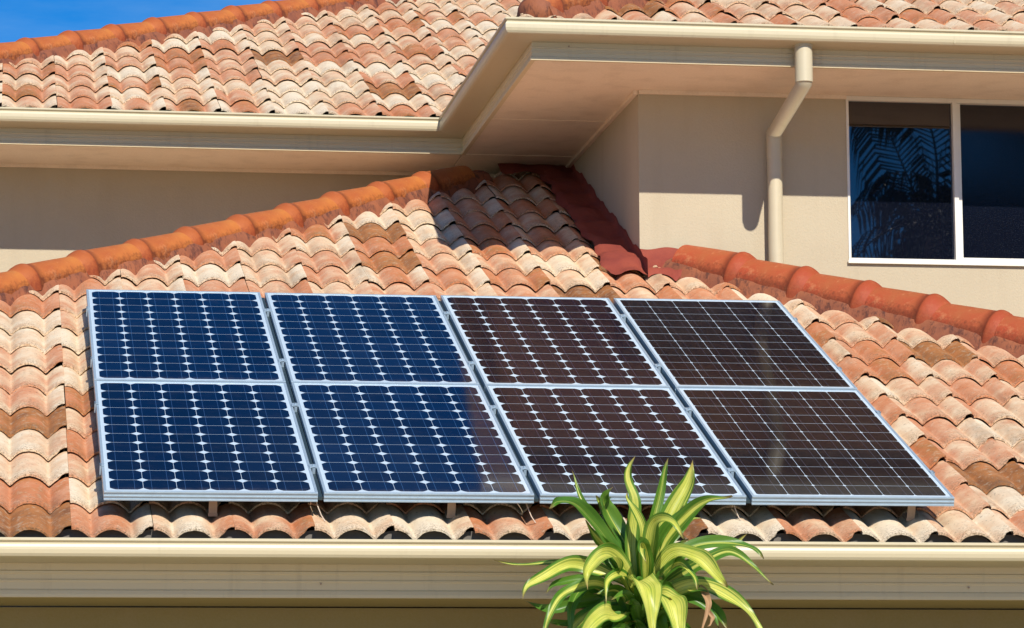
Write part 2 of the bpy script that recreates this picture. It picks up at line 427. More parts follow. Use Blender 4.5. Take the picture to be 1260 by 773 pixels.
# front slope, below the front wall and right hip
t=MB(); tiles(t,(0,0,0),(1,0,0),(0,1,0),Z0,-.09,.3095,15,-.119,.3025,2.80,7.0,.20)
merge(low_mb,clipmb(t,[((HR,0,0),(-1,-1,0)),((2.832,0,0),(1,0,0)),((0,4.07,0),(0,-1,0))]))
# side slopes (turned away from the street)
t=MB(); tiles(t,(-HL,0,0),(0,1,0),(1,0,0),Z0,-.09,.3095,9,0,.3025,-.3,9.3,.3,0)
merge(low_mb,clipmb(t,[((0,HL,0),(-1,1,0)),((-.91,0,0),(-1,0,0))]))
t=MB(); tiles(t,(-HL,0,0),(0,1,0),(1,0,0),Z0,-.09,.3095,20,0,.3025,2.4,6.5,.3,0)
merge(low_mb,clipmb(t,[((0,HL,0),(-1,1,0)),((-.91,0,0),(1,0,0)),((0,6.54,0),(0,-1,0))]))
t=MB(); tiles(t,(HR,0,0),(0,1,0),(-1,0,0),Z0,-.09,.3095,13,0,.3025,-.3,4.1,.3,0)
merge(low_mb,clipmb(t,[((HR,0,0),(1,1,0)),((0,4.07,0),(0,-1,0))]))
t=MB(); tiles(t,(HR,0,0),(0,1,0),(-1,0,0),Z0,-.09,.3095,4,0,.3025,4.0,9.3,.3,0)
merge(low_mb,clipmb(t,[((0,4.07,0),(0,1,0)),((5.96,0,0),(1,0,0))]))
# dark sarking under the tiles
D=Z0-TH-.03
def zf(y): return D+TP*y
xl,xr=-.02-HL,HR+.02
low_mb.quad([(xl,-.02,zf(-.02)),(xr,-.02,zf(-.02)),(2.85,HR-2.85,zf(HR-2.85)),(2.85,6.45,zf(6.45))],1)
low_mb.quad([(xl,-.02,zf(-.02)),(xl,9.2,zf(-.02)),(2.85,9.2,zf(6.45)),(2.85,6.45,zf(6.45))],1)
low_mb.quad([(xr,-.02,zf(-.02)),(xr,9.2,zf(-.02)),(2.85,9.2,zf(HR-2.85)),(2.85,HR-2.85,zf(HR-2.85))],1)
ef=MB()  # grey strip added so the shaded gaps under the eave tiles look less black
xs_=[-3.62+i*.0126 for i in range(843)]
fz_=[Z0-TH+TP*-.03-.014+roll(x_+.119)*.9 for x_ in xs_]
ef.grid([[(x_,-.03,Z0-TH-.09) for x_ in xs_],[(x_,-.03,z_) for x_,z_ in zip(xs_,fz_)],[(x_,-.015,z_) for x_,z_ in zip(xs_,fz_)],[(x_,-.015,Z0-TH-.09) for x_ in xs_]],None,0,False)
lower_roof=build('lower_roof',low_mb,[M_tile,M_felt],house,attr=True)
M_fill=plain('grey_eave_filler',(.16,.145,.13),.9)
build('eave_filler',ef,M_fill,lower_roof)
lower_roof['label']='lower terracotta tile roof that carries the solar panels'

UZ=2.64
up_mb=MB()
UL=7.59; VAL=3.70; UR=1.20; URR=9.90
t=MB(); tiles(t,(0,5.80,0),(1,0,0),(0,1,0),UZ,0,.318,16,-.10,.3015,-1.8,7.0,.43)
merge(up_mb,clipmb(t,[((0,UL,0),(1,-1,0)),((0,VAL,0),(-1,1,0)),((0,10.6,0),(0,-1,0))]))
t=MB(); tiles(t,(-1.79,0,0),(0,1,0),(1,0,0),UZ,0,.318,16,0,.3025,5.7,15.6,.35,0)
merge(up_mb,clipmb(t,[((0,UL,0),(-1,1,0)),((0,13.61,0),(-1,-1,0))]))
t=MB(); tiles(t,(0,3.30,0),(1,0,0),(0,1,0),UZ,0,.31,8,3.50,.3035,1.9,6.8,.18)
merge(up_mb,clipmb(t,[((0,UR,0),(1,-1,0)),((URR,0,0),(-1,-1,0))]))
t=MB(); tiles(t,(2.10,0,0),(0,1,0),(1,0,0),UZ,0,.31,8,0,.3025,3.2,8.2,.3,0)
merge(up_mb,clipmb(t,[((0,UR,0),(-1,1,0)),((0,VAL,0),(1,-1,0)),((4.35,0,0),(-1,0,0))]))
t=MB(); tiles(t,(6.60,0,0),(0,1,0),(-1,0,0),UZ,0,.31,8,0,.3025,3.2,12.0,.3,0)
merge(up_mb,clipmb(t,[((URR,0,0),(1,1,0)),((4.35,0,0),(1,0,0))]))
UD=UZ-TH-.03
def uf(b): return UD+TP*b
up_mb.quad([(-1.74,5.85,uf(.05)),(2.12,5.85,uf(.05)),(6.92,10.6,uf(4.8)),(3.01,10.6,uf(4.8))],1)
up_mb.quad([(-1.74,5.85,uf(.05)),(3.01,10.6,uf(4.8)),(-1.74,15.35,uf(.05))],1)
up_mb.quad([(2.15,3.35,uf(.05)),(6.55,3.35,uf(.05)),(4.35,5.55,uf(2.25))],1)
up_mb.quad([(2.15,3.35,uf(.05)),(4.35,5.55,uf(2.25)),(4.35,8.05,uf(2.25)),(2.15,5.85,uf(.05))],1)
up_mb.quad([(6.55,3.35,uf(.05)),(6.55,12,uf(.05)),(4.35,12,uf(2.25)),(4.35,5.55,uf(2.25))],1)
# rear slope
up_mb.quad([(3.01,10.6,uf(4.8)),(7.0,10.6,uf(4.8)),(7.0,15.35,uf(.05)),(-1.74,15.35,uf(.05))],1)
upper_roof=build('upper_roof',up_mb,[M_tile,M_felt],house,attr=True)
upper_roof['label']='upper terracotta tile roof under the blue sky'

# ---- hip caps: barrel caps with a collar, each overlapping the one below
def cap_mesh(lenp,hw,hh):
    mb=MB(); n=18
    st=[(-.012,.66),(0,.78),(.022,.88),(.05,.985),(.07,1.04),(.084,1.055),(.096,1.03),(.104,.985),(.14,.975),(.26,.95),(lenp+.06,.90)]
    rows=[];cols=[]
    for s,k in st:
        row=[];cr=[]
        for j in range(n+1):
            a=-pi*.54+pi*1.08*j/n
            x=sin(a)*hw*k; z=(cos(a)*hh*k if cos(a)>0 else cos(a)*.3)
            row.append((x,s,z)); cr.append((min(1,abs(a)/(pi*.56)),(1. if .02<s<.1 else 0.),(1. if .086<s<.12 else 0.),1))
        rows.append(row);cols.append(cr)
    mb.grid(rows,cols,0,True)
    inner=[(p[0]*.75,p[1]+.002,p[2]*.75) for p in rows[0]]
    mb.grid([inner,rows[0]],[[(.9,1,0,1)]*(n+1)]*2,0,False)
    return mb
def hip(parent, P0, d2, n, lenp, mtl, lift, group, label, mortar_len, hw=.096, hh=.098, skirt=.006):
    """P0 low end on the crest line; d2 plan direction up the hip"""
    d=Vector((d2[0],d2[1],TP)); s3=sqrt(2+TP*TP); d/=s3
    sd=Vector((d2[1],-d2[0],0)).normalized(); up=sd.cross(d).normalized()
    if up.z<0: up=-up; 
    pm=MB()
    W=parent_world(parent)
    mesh=None; proto=cap_mesh(lenp,hw,hh)
    me=bpy.data.meshes.new('hip_cap'); me.from_pydata(proto.v,[],proto.f); me.materials.append(mtl)
    ca=me.color_attributes.new('tone','FLOAT_COLOR','POINT'); ca.data.foreach_set('color',[x for c in proto.c for x in c])
    me.polygons.foreach_set('use_smooth',proto.smooth)
    for k in range(n):
        o=bpy.data.objects.new('hip_cap',me); col.objects.link(o); o.parent=parent; 
        p=Vector(P0)+d*(k*lenp)+up*lift+Vector((random.uniform(-.004,.004),random.uniform(-.004,.004),random.uniform(-.004,.004)+G))
        Mx=Matrix((sd,d,up)).transposed().to_4x4()
        if Mx.determinant()<0: Mx=Matrix((-sd,d,up)).transposed().to_4x4()
        q=Mx.to_quaternion() @ Matrix.Rotation(radians(random.uniform(-1.6,1.6)),3,'Y').to_quaternion() @ Matrix.Rotation(radians(-1.0+random.uniform(-.5,.5)),3,'X').to_quaternion()
        o.rotation_mode='QUATERNION'; o.rotation_quaternion=q; o.location=p-W
        o['group']=group
    # bedding mortar under the caps
    mb=MB(); rows=[]; steps=int(mortar_len/.05)
    for i in range(steps+1):
        q=Vector(P0)+d*(i*.05-.0)
        w=.006*sin(i*1.7)+.004*sin(i*.63)
        a0=hw*.90; sec=[(-hw-skirt-.02-w,-.09),(-hw-skirt*.5-w,-.02),(-a0,lift+.010),(-a0*.6,lift+.03),(0,lift+.04),(a0*.6,lift+.03),(a0,lift+.010),(hw+skirt*.5+w,-.02),(hw+skirt+.02+w,-.09)]
        rows.append([q+sd*a+up*b for a,b in sec])
    mb.grid(rows,None,0,True)
    dome=[]
    for q_,k_ in ((.0,.93),(-.03,.86),(-.055,.68),(-.07,.4),(-.075,.05)):
        dome.append([Vector(P0)+d*(q_+.02)+up*(lift-.01)+sd*(sin(a_)*hw*k_)+up*(cos(a_)*hh*k_) for a_ in [(-pi*.7+pi*1.4*j/12) for j in range(13)]])
    mb.grid(dome,None,0,True); mb.quad(rows[0],0); mb.quad(rows[-1][::-1],0)
    return mb
def crest_low(x,y): return Z0+TP*y
x=-3.64
mm=hip(lower_roof,(x,x+HL,crest_low(0,x+HL)),(1,1),21,.405,M_cap,.004,'orange barrel caps along the left hip',None,8.74)
build('mortar_bed',mm,M_mortar,lower_roof)
x=6.942
mm=hip(lower_roof,(x,HR-x,crest_low(0,HR-x)),(-1,1),15,.377,M_capred,.0,'red orange barrel caps along the right hip',None,5.75,.128,.134,.008)
build('mortar_bed',mm,M_mortar,lower_roof)
mm=hip(upper_roof,(-1.63,UL-1.63,UZ+TP*(UL-1.63-5.8)),(1,1),17,.387,M_cap,.002,'orange caps along the upper left hip',None,6.7)
build('mortar_bed',mm,M_mortar,upper_roof)
mm=hip(upper_roof,(2.19,3.39,UZ+TP*.09),(1,1),8,.402,M_cap,.012,'orange caps along the upper right hip',None,3.05,.11,.1)
build('mortar_bed',mm,M_mortar,upper_roof)

# ---- flashing where the roof meets the upper walls
fl=MB()
def fz(x,y,w):
    wav=roll(x+.119)*(1-w)+TH*w
    return Z0-TH+TP*y+wav+.024+.006*sin(x*31+y*7)+.009*sin(y*19+x*4)+.004*sin(y*47)
ys=[3.86+i*.04 for i in range(67)]
rows=[]
for y in ys:
    w=min(1,max(0,(y-3.90)/.12)); e=.012*sin(y*9)+.008*sin(y*23)
    rr=[]
    for i in range(9):
        xx=2.645+e+(2.840-2.645-e)*i/8
        rr.append((xx,y,fz(xx,y,w)-(.018 if i==0 else 0)))
    rr.append((2.838,y,fz(2.84,y,1)+.05))
    rows.append(rr)
fl.grid(rows,None,0,True)
rows=[]
for i in range(40):          # under the front wall, dressed over the rolls
    x=2.841+i*.0085
    rows.append([(x,3.86+.01*sin(x*40),fz(x,3.86,0)-.012),(x,3.88,fz(x,3.88,.2)+.008),(x,3.92,fz(x,3.92,.6)+.006),(x,3.96,fz(x,3.96,1)),(x,4.07,fz(x,4.07,1)+.006),(x,4.076,fz(x,4.07,1)+.05)])
fl.grid(rows,None,0,True)
rows=[]
for i in range(36):          # along the rear wall in the corner
    x=2.42+i*.0119
    rows.append([(x,y,fz(x,y,w)+.006) for y,w in ((6.03+.01*sin(x*30),.85),(6.1,1),(6.2,1),(6.35,1),(6.54,1))])
fl.grid(rows,None,0,True)
build('flashing',fl,M_flash,lower_roof)

# ---- walls
def slab(mb,x0,y0,z0,x1,y1,z1): mb.box((x0,y0,z0),(x1,y1,z1))
w=MB()
WX0,WX1,WZ0=3.938,5.12,1.578
FY=4.08
slab(w,2.84,FY,.2,WX0,FY+.2,2.455)
slab(w,WX0,FY,.0,WX1,FY+.2,WZ0)
slab(w,WX1,FY,.0,5.95,FY+.2,2.455)
slab(w,2.84,FY+.2,.4,3.04,9.25,2.455)     # side wall
slab(w,-.9,6.55,.6,2.84,6.75,2.455)       # rear wall, left
slab(w,-.9,6.75,.6,-.7,13.4,2.455)
slab(w,5.75,FY+.2,-.2,5.95,13.4,2.455)
slab(w,-.7,13.2,-.2,5.75,13.4,2.455)
slab(w,3.3,FY+.5,1.2,5.6,FY+.6,2.455)     # dark room behind the glass
build('upper_wall',w,M_wall,house)
w=MB()
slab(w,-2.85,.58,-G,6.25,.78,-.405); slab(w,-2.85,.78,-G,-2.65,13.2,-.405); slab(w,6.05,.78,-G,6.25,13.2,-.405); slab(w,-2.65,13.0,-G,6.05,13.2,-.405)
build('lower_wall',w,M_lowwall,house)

# ---- soffits
s=MB(); z0,z1=2.452,2.47
slab(s,-1.66,5.905,z0,2.178,6.548,z1)
slab(s,2.183,3.382,z0,2.84,6.548,z1)
slab(s,2.84,3.382,z0,6.44,4.078,z1)
slab(s,2.186,4.90,z0-.003,2.836,4.915,z0-.0005)      # joint strips
slab(s,2.19,5.93,z0-.003,2.836,5.94,z0-.0005)
for (a,b) in (((2.842,FY-.022,2.432),(WX0,FY-.001,2.4515)),((2.816,FY+.002,2.432),(2.839,6.549,2.4515)),((-.9,6.528,2.432),(2.81,6.5485,2.4515))):
    s.box(a,b)
build('upper_soffit',s,M_soffit,house)
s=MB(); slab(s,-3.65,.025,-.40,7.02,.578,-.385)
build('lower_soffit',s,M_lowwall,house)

# ---- gutters and fascias, swept along the eaves with mitred corners
def sweep(mb,path,prof,closed_prof=True,m=0):
    """path: plan points; profile (o,z): o outward = to the right of travel"""
    n=len(path); rows=[]
    nr=[]
    for i in range(n-1):
        d=(Vector(path[i+1])-Vector(path[i])).normalized(); nr.append(Vector((d.y,-d.x)))
    for i in range(n):
        if i==0: mv=nr[0]
        elif i==n-1: mv=nr[-1]
        else: mv=(nr[i-1]+nr[i])/(1+nr[i-1].dot(nr[i]))
        rows.append([(path[i][0]+mv.x*o,path[i][1]+mv.y*o,z) for o,z in prof])
    # split long runs so that the paint reads evenly
    mb.grid(rows,None,m,False,close=closed_prof)
    mb.quad(rows[0],m); mb.quad(rows[-1][::-1],m)
def gutter_profile(zl,zb,ex=0):
    h=zl-zb
    out=[(.136,zl-.006),(.141,zl),(.149,zl),(.1535,zl-.004),(.1535,zl-.010),(.149,zl-.014),(.1445,zl-.0155),(.1435,zl-.022),(.1490,zl-.0245)]
    out+=[(.1525,zl-.034),(.1525,zb+.028),(.149,zb+.014),(.142,zb+.004),(.130,zb)]
    out+=[(.002,zb-.009),(.002,zl-.01),(.006,zl-.01),(.006,zb+.0),(.128,zb+.008),(.136,zb+.02)]
    return [(o+ex if o>.1 else o,z) for o,z in out]
def fascia_profile(zt,zb):
    h=zt-zb
    return [(0.0,zt+.02),(0,zt-.22*h),(.005,zt-.25*h),(.005,zt-.31*h),(0,zt-.34*h),(0,zt-.48*h),(.004,zt-.50*h),(.004,zt-.54*h),(0,zt-.57*h),
            (0.0,zb+.24*h),(.005,zb+.19*h),(.008,zb+.09*h),(.008,zb+.01),(.006,zb),(-.018,zb),(-.018,zt+.02)]
g=MB()
upath=[(-1.64,15.2),(-1.64,5.90),(2.175,5.90),(2.175,3.376),(6.45,3.376),(6.45,15.2)]
sweep(g,upath,gutter_profile(2.622,2.542)); build('upper_gutter',g,M_gutter,house)
g=MB(); sweep(g,upath,fascia_profile(2.531,2.442)); build('upper_fascia',g,M_fascia,house)
lpath=[(-3.66,13.5),(-3.66,.012),(7.03,.012),(7.03,13.5)]
g=MB(); sweep(g,lpath,gutter_profile(-.190,-.262,.057)); build('lower_gutter',g,M_gutter,house)
g=MB(); sweep(g,lpath,fascia_profile(-.268,-.398)); build('lower_fascia',g,M_fascia,house)
# gutter joint sleeves and screws
g=MB()
for (x,y,z) in ((4.28,3.376-.1535,2.56),):
    g.box((x,y-.0008,z-.010),(x+.004,y+.004,z+.030))
build('gutter_seam',g,M_gutter,house)
for (x,z) in ((.82,-.345),(3.35,-.35),(2.36,2.515)):
    Y=.012-.001 if z<0 else 3.376-.001
    g=MB(); g.tube([(x,Y,z),(x,Y-.006,z)],.004,8); build('fascia_screw',g,M_brk,house)

# ---- downpipe
dp=empty('downpipe',(3.54-2.2,4.03-4.5,1.6+G)); dp.parent=house
p=MB(); R=.0405
p.tube([(3.531,3.312,2.548),(3.531,3.312,2.352)],.0445,24)
p.tube([(3.531,3.312,2.40),(3.531,3.312,2.345),(3.541,4.022,2.232),(3.541,4.022,2.10)],R,24)
p.tube([(3.541,4.022,2.215),(3.541,4.022,1.30)],.0385,24)
p.tube([(3.541,4.022,2.203),(3.541,4.022,2.212)],.0415,24)
build('pipe',p,M_pipe,dp)
p=MB(); p.tube([(3.531,3.312,2.545),(3.531,3.312,2.530)],.050,24); build('gutter_outlet',p,M_gutter,dp)

# ---- window
win=empty('window',(0,0,0)); win.parent=house; win.location=(3.94-2.2,4.1-4.5,WZ0+G)
fr=MB(); y0,y1=FY-.006,FY+.06
fr.box((WX0,y0,WZ0),(WX1,y1,WZ0+.020)); fr.box((WX0,y0,2.428),(WX1,y1,2.451))
fr.box((WX0,y0,WZ0+.020),(WX0+.014,y1,2.428)); fr.box((WX1-.014,y0,WZ0+.020),(WX1,y1,2.428))
fr.box((4.508,y0-.004,WZ0+.004),(4.532,y1,2.440)); fr.box((4.5335,y0+.010,WZ0+.0201),(4.553,y1,2.428))
fr.box((4.553,y0+.016,WZ0+.0201),(WX1-.0141,y1,WZ0+.034))
fr.box((WX0-.006,y0-.014,WZ0-.010),(WX1+.006,y0-.0005,WZ0+.006))
build('frame',fr,M_frame,win,bevel=.0015)
for a,b,yy in ((WX0+.014,4.508,FY+.022),(4.553,WX1-.014,FY+.038)):
    g=MB(); g.box((a,yy,WZ0+.0202),(b,yy+.005,2.4278)); build('pane',g,M_pane if a<4.4 else M_pane2,win)

# ------------------------------------------------------------------ solar array
PW,PL=.808,1.58; PX=(3.30-PW)/3; PYV=3.175-PL
RX=Matrix.Rotation(PITCH,4,'X')
def local_to_site(u,v,w):
    p=RX @ Vector((u,v,w)); return Vector((p.x,p.y,p.z+G))
def panel_proto(cellmat):
    root=empty('solar_panel',(0,0,0))
    f=MB(); t=.0105; d=.036
    f.box((0,0.002,-d),(PW,t,0)); f.box((0,PL-t,-d),(PW,PL,0)); f.box((0,t,-d),(t,PL-t,0)); f.box((PW-t,t,-d),(PW,PL-t,0))
    for a,b in ((-.0065,-.0005),(-.0215,-.0165),(-.036,-.030)): f.box((0.0004,-.0012,a),(PW-.0004,.0025,b))
    f.box((0.001,t,-d),(PW-.001,t+.02,-d+.002))
    build('frame',f,M_alu,root,local=True,bevel=.0008)
    c=MB(); c.box((t-.001,t-.001,-.008),(PW-t+.001,PL-t+.001,-.0022)); build('cell_sheet',c,cellmat,root,local=True)
    j=MB(); j.box((PW/2-.06,PL-.22,-.030),(PW/2+.06,PL-.12,-.009)); build('junction_box',j,M_felt,root,local=True)
    return root
def copy_tree(o,mt=None):
    c=o.copy(); col.objects.link(c)
    for ch in list(o.children):
        k=ch.copy(); col.objects.link(k); k.parent=c
    return c
kinds=[M_cells_sky,M_cells_sky,M_cells_no_sky,M_cells_square]
rowlab=['lower','upper']
look=['blue solar panel with white diamonds, far left of the %s row','blue solar panel with white diamonds, second from left in the %s row',
      'brown-black solar panel with white diamonds, third from left in the %s row','dark solar panel with thin plain grid lines, far right of the %s row']
protos={}
for i in range(4):
    for j in range(2):
        key=i if i!=0 else (0,j)
        mt=kinds[i] if not (i==0 and j==0) else M_cells_sky_deep
        if mt.name not in protos:
            o=protos[mt.name]=panel_proto(mt)
        else: o=copy_tree(protos[mt.name])
        o.rotation_euler=(PITCH+radians(random.uniform(-.05,.05)),0,0)
        o.location=local_to_site(i*PX,j*PYV,random.uniform(-.0008,.0008))
        tag(o,look[i]%rowlab[j],'solar panel','solar panels mounted on the lower roof')
mf=empty('mounting_frame',local_to_site(0,0,-.16)); mf.rotation_euler=(PITCH,0,0)
tag(mf,'aluminium mounting frame with rails, clamps and small brackets under the solar panels','mounting frame')
O_=.16
RV=(.34,1.22,1.93,2.82)
for v in RV:
    r=MB(); r.box((.012,v-.02,O_-.074),(3.288,v+.02,O_-.037)); build('rail',r,M_alu,mf,local=True)
    for i in range(3):
        xg=(i+1)*PX-(PX-PW)/2
        cl=MB(); cl.box((xg-.006,v-.02,O_-.05),(xg+.006,v+.02,O_+.004)); cl.box((xg-.017,v-.02,O_+.0008),(xg+.017,v+.02,O_+.005)); cl.tube([(xg,v,O_+.004),(xg,v,O_+.010)],.006,6)
        build('clamp',cl,M_alu,mf,local=True)
    cl=MB(); cl.box((-.007,v-.016,O_-.036),(-.0005,v+.016,O_+.004)); cl.box((-.007,v-.016,O_+.0008),(.010,v+.016,O_+.004)); build('clamp',cl,M_alu,mf,local=True)
    cl=MB(); cl.box((3.3005,v-.016,O_-.036),(3.307,v+.016,O_+.004)); cl.box((3.29,v-.016,O_+.0008),(3.307,v+.016,O_+.004)); build('clamp',cl,M_alu,mf,local=True)
for i in range(3):      # channel seen in the gap between two columns of panels
    xg=(i+1)*PX-(PX-PW)/2
    r=MB(); r.box((xg-.0085,.015,O_-.034),(xg+.0085,3.16,O_-.022)); build('gap_channel',r,M_rail,mf,local=True)
for v in RV:
    for u in (.1,1.2,2.2,3.2):
        b=MB(); b.box((u-.018,v-.004,.0),(u+.018,v+.004,O_-.074)); b.box((u-.018,v-.004,-.004),(u+.018,v+.09,.0)); build('bracket',b,M_brk,mf,local=True)
for u in (.418,1.335,3.158):
    b=MB(); b.box((u-.016,.095,.045),(u+.016,.101,O_-.036)); b.box((u-.018,.094,.033),(u+.018,.16,.045)); build('bracket',b,M_brk,mf,local=True)
for u in (.805,1.615,2.43):
    b=MB(); b.tube([(u,.06,O_-.036),(u+.005,.035,O_-.06),(u+.02,.02,O_-.095),(u+.035,.0,O_-.115)],.0022,6); build('cable',b,M_cable,mf,local=True)

# ------------------------------------------------------------------ the leafy plant below the eave
K=.000871
ROOT=Vector((1.893,-.80,-.362))
def cp(x,y,dy=0): return Vector(((x-620)*K*(1+.08*dy), dy, -(y-560)*K*(1+.08*dy)))
def catmull(P,n):
    out=[]; Q=[P[0]*2-P[1]]+P+[P[-1]*2-P[-2]]
    for i in range(1,len(Q)-2):
        for k in range(n):
            t=k/n; a,b,c,d=Q[i-1],Q[i],Q[i+1],Q[i+2]
            out.append(.5*((2*b)+(c-a)*t+(2*a-5*b+4*c-d)*t*t+(3*b-3*c+d-a)*t**3))
    out.append(P[-1]); return out
def leaf(mb,pts,width,face=None,yel=.5,fold=.22,seed=0,wpos=.45):
    P=catmull([cp(*p) for p in pts],9); n=len(P)
    rnd=random.random(); rows=[];cols=[]
    face=Vector(face or (0,-1,.35)).normalized()
    for i,p in enumerate(P):
        s=i/(n-1)
        t=(P[min(i+1,n-1)]-P[max(i-1,0)]).normalized()
        sd=t.cross(face)
        if sd.length<.25: sd=sd+t.cross(Vector((.3,-.3,1)))*.5
        sd.normalize()
        if i and sd.dot(psd)<0: sd=-sd
        if i: sd=(psd*.6+sd*.4).normalized()
        psd=sd
        nn=sd.cross(t).normalized()
        if s<wpos: w=.36+.64*sin(pi/2*s/wpos)
        else:
            z_=(s-wpos)/(1-wpos); w=(1-z_**2.0)*(1-.12*z_)
        w=max(.012,w)*width*K*.5
        tw=.42*sin(s*4.2+rnd*6)+.12*sin(s*13+rnd*20)
        p=p+Vector((sin(s*9+rnd*30),0,cos(s*11+rnd*17)))*.006*s; 
        row=[];cr=[]
        for j in range(7):
            u=j/6*2-1
            wave=.11*width*K*sin(s*16+rnd*9+u*2)*abs(u)
            row.append(ROOT+p+sd*(u*w*cos(tw))+nn*(abs(u)*w*fold*1.6-w*fold+u*w*sin(tw)+wave))
            cr.append(((u+1)/2,rnd,s,yel))
        rows.append(row);cols.append(cr)
    mb.grid(rows,cols,0,True)
plant=empty('dracaena_plant',(ROOT.x,ROOT.y,0))
tag(plant,'variegated yellow and green strap-leaved plant in front of the lower gutter','plant')
lf=MB()
leaves=[ # path (x, y, metres toward the wall), width, yellowness, face
 ([(612,600,0),(575,430,.03),(510,300,.05),(480,235,.03),(515,200,.0)],82,.30),
 ([(600,590,0),(588,430,.0),(598,260,-.02),(570,150,-.02),(605,70,-.04)],62,.72),
 ([(640,620,0),(655,450,.03),(700,300,.06),(742,160,.06),(755,65,.05)],52,.45),
 ([(655,600,0),(705,430,.02),(775,280,.04),(835,170,.05),(866,65,.04)],88,.80),
 ([(655,610,-.02),(710,430,-.07),(790,320,-.12),(870,258,-.18),(970,238,-.24)],72,.55),
 ([(565,610,0),(500,430,.05),(435,290,.09),(395,200,.12),(362,112,.14)],30,.50),
 ([(600,620,0),(515,470,-.03),(430,360,-.08),(330,275,-.14),(235,262,-.2),(192,305,-.23)],74,.30),
 ([(640,620,-.02),(640,440,-.10),(655,350,-.16),(700,345,-.24),(752,432,-.28)],64,.75),
 ([(590,640,-.02),(540,530,-.06),(480,478,-.14),(400,490,-.22),(345,560,-.27),(348,642,-.27)],92,.85),
 ([(590,600,0),(470,540,.02),(340,510,.02),(215,560,-.03),(150,600,-.05),(115,668,-.08)],62,.75),
 ([(560,560,.06),(450,515,.1),(330,500,.12),(180,500,.16),(48,484,.2)],30,.62),
 ([(560,690,.0),(450,600,-.05),(330,615,-.1),(250,660,-.14),(190,760,-.18),(170,860,-.2)],50,.60),
 ([(570,640,.06),(420,650,.08),(280,690,.08),(140,655,.06)],64,.10),
 ([(570,700,.0),(500,720,-.12),(420,730,-.2),(340,800,-.26),(300,900,-.28)],84,.80),
 ([(605,620,-.04),(590,575,-.14),(600,620,-.24),(610,720,-.28),(618,850,-.28)],108,.95),
 ([(650,660,-.04),(680,640,-.14),(715,690,-.22),(730,780,-.25),(735,880,-.26)],108,.88),
 ([(650,610,.02),(740,520,.04),(850,435,.04),(1000,415,.02),(1100,435,.0),(1135,495,-.02)],58,.35),
 ([(660,630,.04),(760,570,.07),(880,500,.1),(1000,450,.12),(1105,378,.12)],60,.62),
 ([(680,620,.0),(780,560,-.02),(880,500,-.04),(985,462,-.06),(1080,530,-.1),(1162,598,-.13)],56,.42),
 ([(640,640,-.03),(730,480,-.10),(820,490,-.17),(890,560,-.21),(945,628,-.24)],86,.88),
 ([(660,700,-.02),(760,620,-.08),(860,605,-.12),(960,650,-.16),(1030,710,-.2),(1075,800,-.22),(1085,880,-.22)],76,.78),
 ([(660,650,.04),(740,600,.05),(830,545,.06),(900,520,.06),(980,560,.04)],60,.12),
 ([(640,720,.0),(740,650,-.03),(830,640,-.06),(910,700,-.1),(970,800,-.12)],84,.08),
 ([(600,700,.04),(480,620,.05),(400,600,.05),(330,700,.0),(320,840,-.02)],62,.25),
 ([(620,640,.06),(540,520,.08),(480,470,.1),(470,400,.1)],50,.1),
 ([(640,640,.06),(690,520,.1),(760,440,.14),(870,400,.16)],60,.15),
 ([(600,720,.06),(480,690,.1),(360,740,.12),(250,745,.12)],60,.12),
 ([(640,740,.06),(740,720,.1),(820,760,.12),(900,880,.1)],72,.10),
 ([(620,760,.0),(560,740,-.06),(500,790,-.1),(470,900,-.12)],80,.55),
 ([(620,740,.0),(660,720,-.08),(690,790,-.12),(680,920,-.14)],70,.15),
 ([(620,620,.05),(560,560,.07),(440,545,.08),(380,600,.06)],56,.10),
 ([(640,620,.08),(620,480,.1),(560,380,.12),(545,330,.12)],50,.2),
 ([(640,620,.08),(700,480,.1),(720,400,.14),(700,300,.16)],54,.2),
 ([(610,760,.02),(520,760,-.02),(420,830,-.05),(370,960,-.08)],76,.3),
 ([(640,780,.02),(760,790,-.02),(850,850,-.05),(900,980,-.08)],76,.35),
 ([(620,800,.0),(600,790,-.08),(560,880,-.13),(560,1020,-.14)],86,.6),
]
leaves+=[
 ([(612,600,.02),(560,470,.05),(525,370,.07),(470,262,.06),(455,230,.05)],54,.55),
 ([(628,600,.0),(622,470,-.05),(612,360,-.08),(560,262,-.1),(552,215,-.1)],48,.7),
 ([(640,600,.0),(668,480,-.04),(690,400,-.07),(742,330,-.09),(790,270,-.12)],50,.4),
 ([(650,600,.03),(720,480,.06),(770,400,.09),(850,330,.1),(905,312,.1)],46,.6),
 ([(600,610,.02),(540,520,.0),(470,440,-.03),(420,395,-.06),(378,330,-.07)],46,.5),
 ([(640,620,-.02),(630,520,-.09),(600,440,-.15),(590,470,-.2),(600,520,-.22)],52,.6),
 ([(650,640,-.02),(700,560,-.08),(760,520,-.14),(800,560,-.18),(815,640,-.2)],50,.5),
 ([(600,640,-.02),(545,570,-.08),(490,560,-.14),(450,600,-.18),(430,690,-.2)],50,.65),
 ([(640,660,.04),(760,640,.05),(850,650,.04),(930,720,.02),(960,770,.0)],48,.15),
 ([(600,660,.03),(480,600,.04),(380,570,.03),(280,590,.01),(215,640,-.02)],46,.2),
]
for pts,wd,ye in leaves: leaf(lf,pts,wd*1.05,None,ye-.08,random.uniform(.25,.62),0,random.uniform(.28,.45))
random.seed(4)
for k in range(26):      # upright leaf bases clasping the stem
    yb=640+k*14; sx=(-1)**k*random.uniform(20,120); dy=-.03-.05*random.random()
    leaf(lf,[(620,yb+60,0),(620+sx*.5,yb,dy),(620+sx,yb-60,dy*1.6),(620+sx*1.9,yb-70+abs(sx)*.3,dy*2.4)],random.uniform(54,76),(0,-1,.3),random.choice((.08,.15,.3,.6)),.3,0,.4)
random.seed(21)
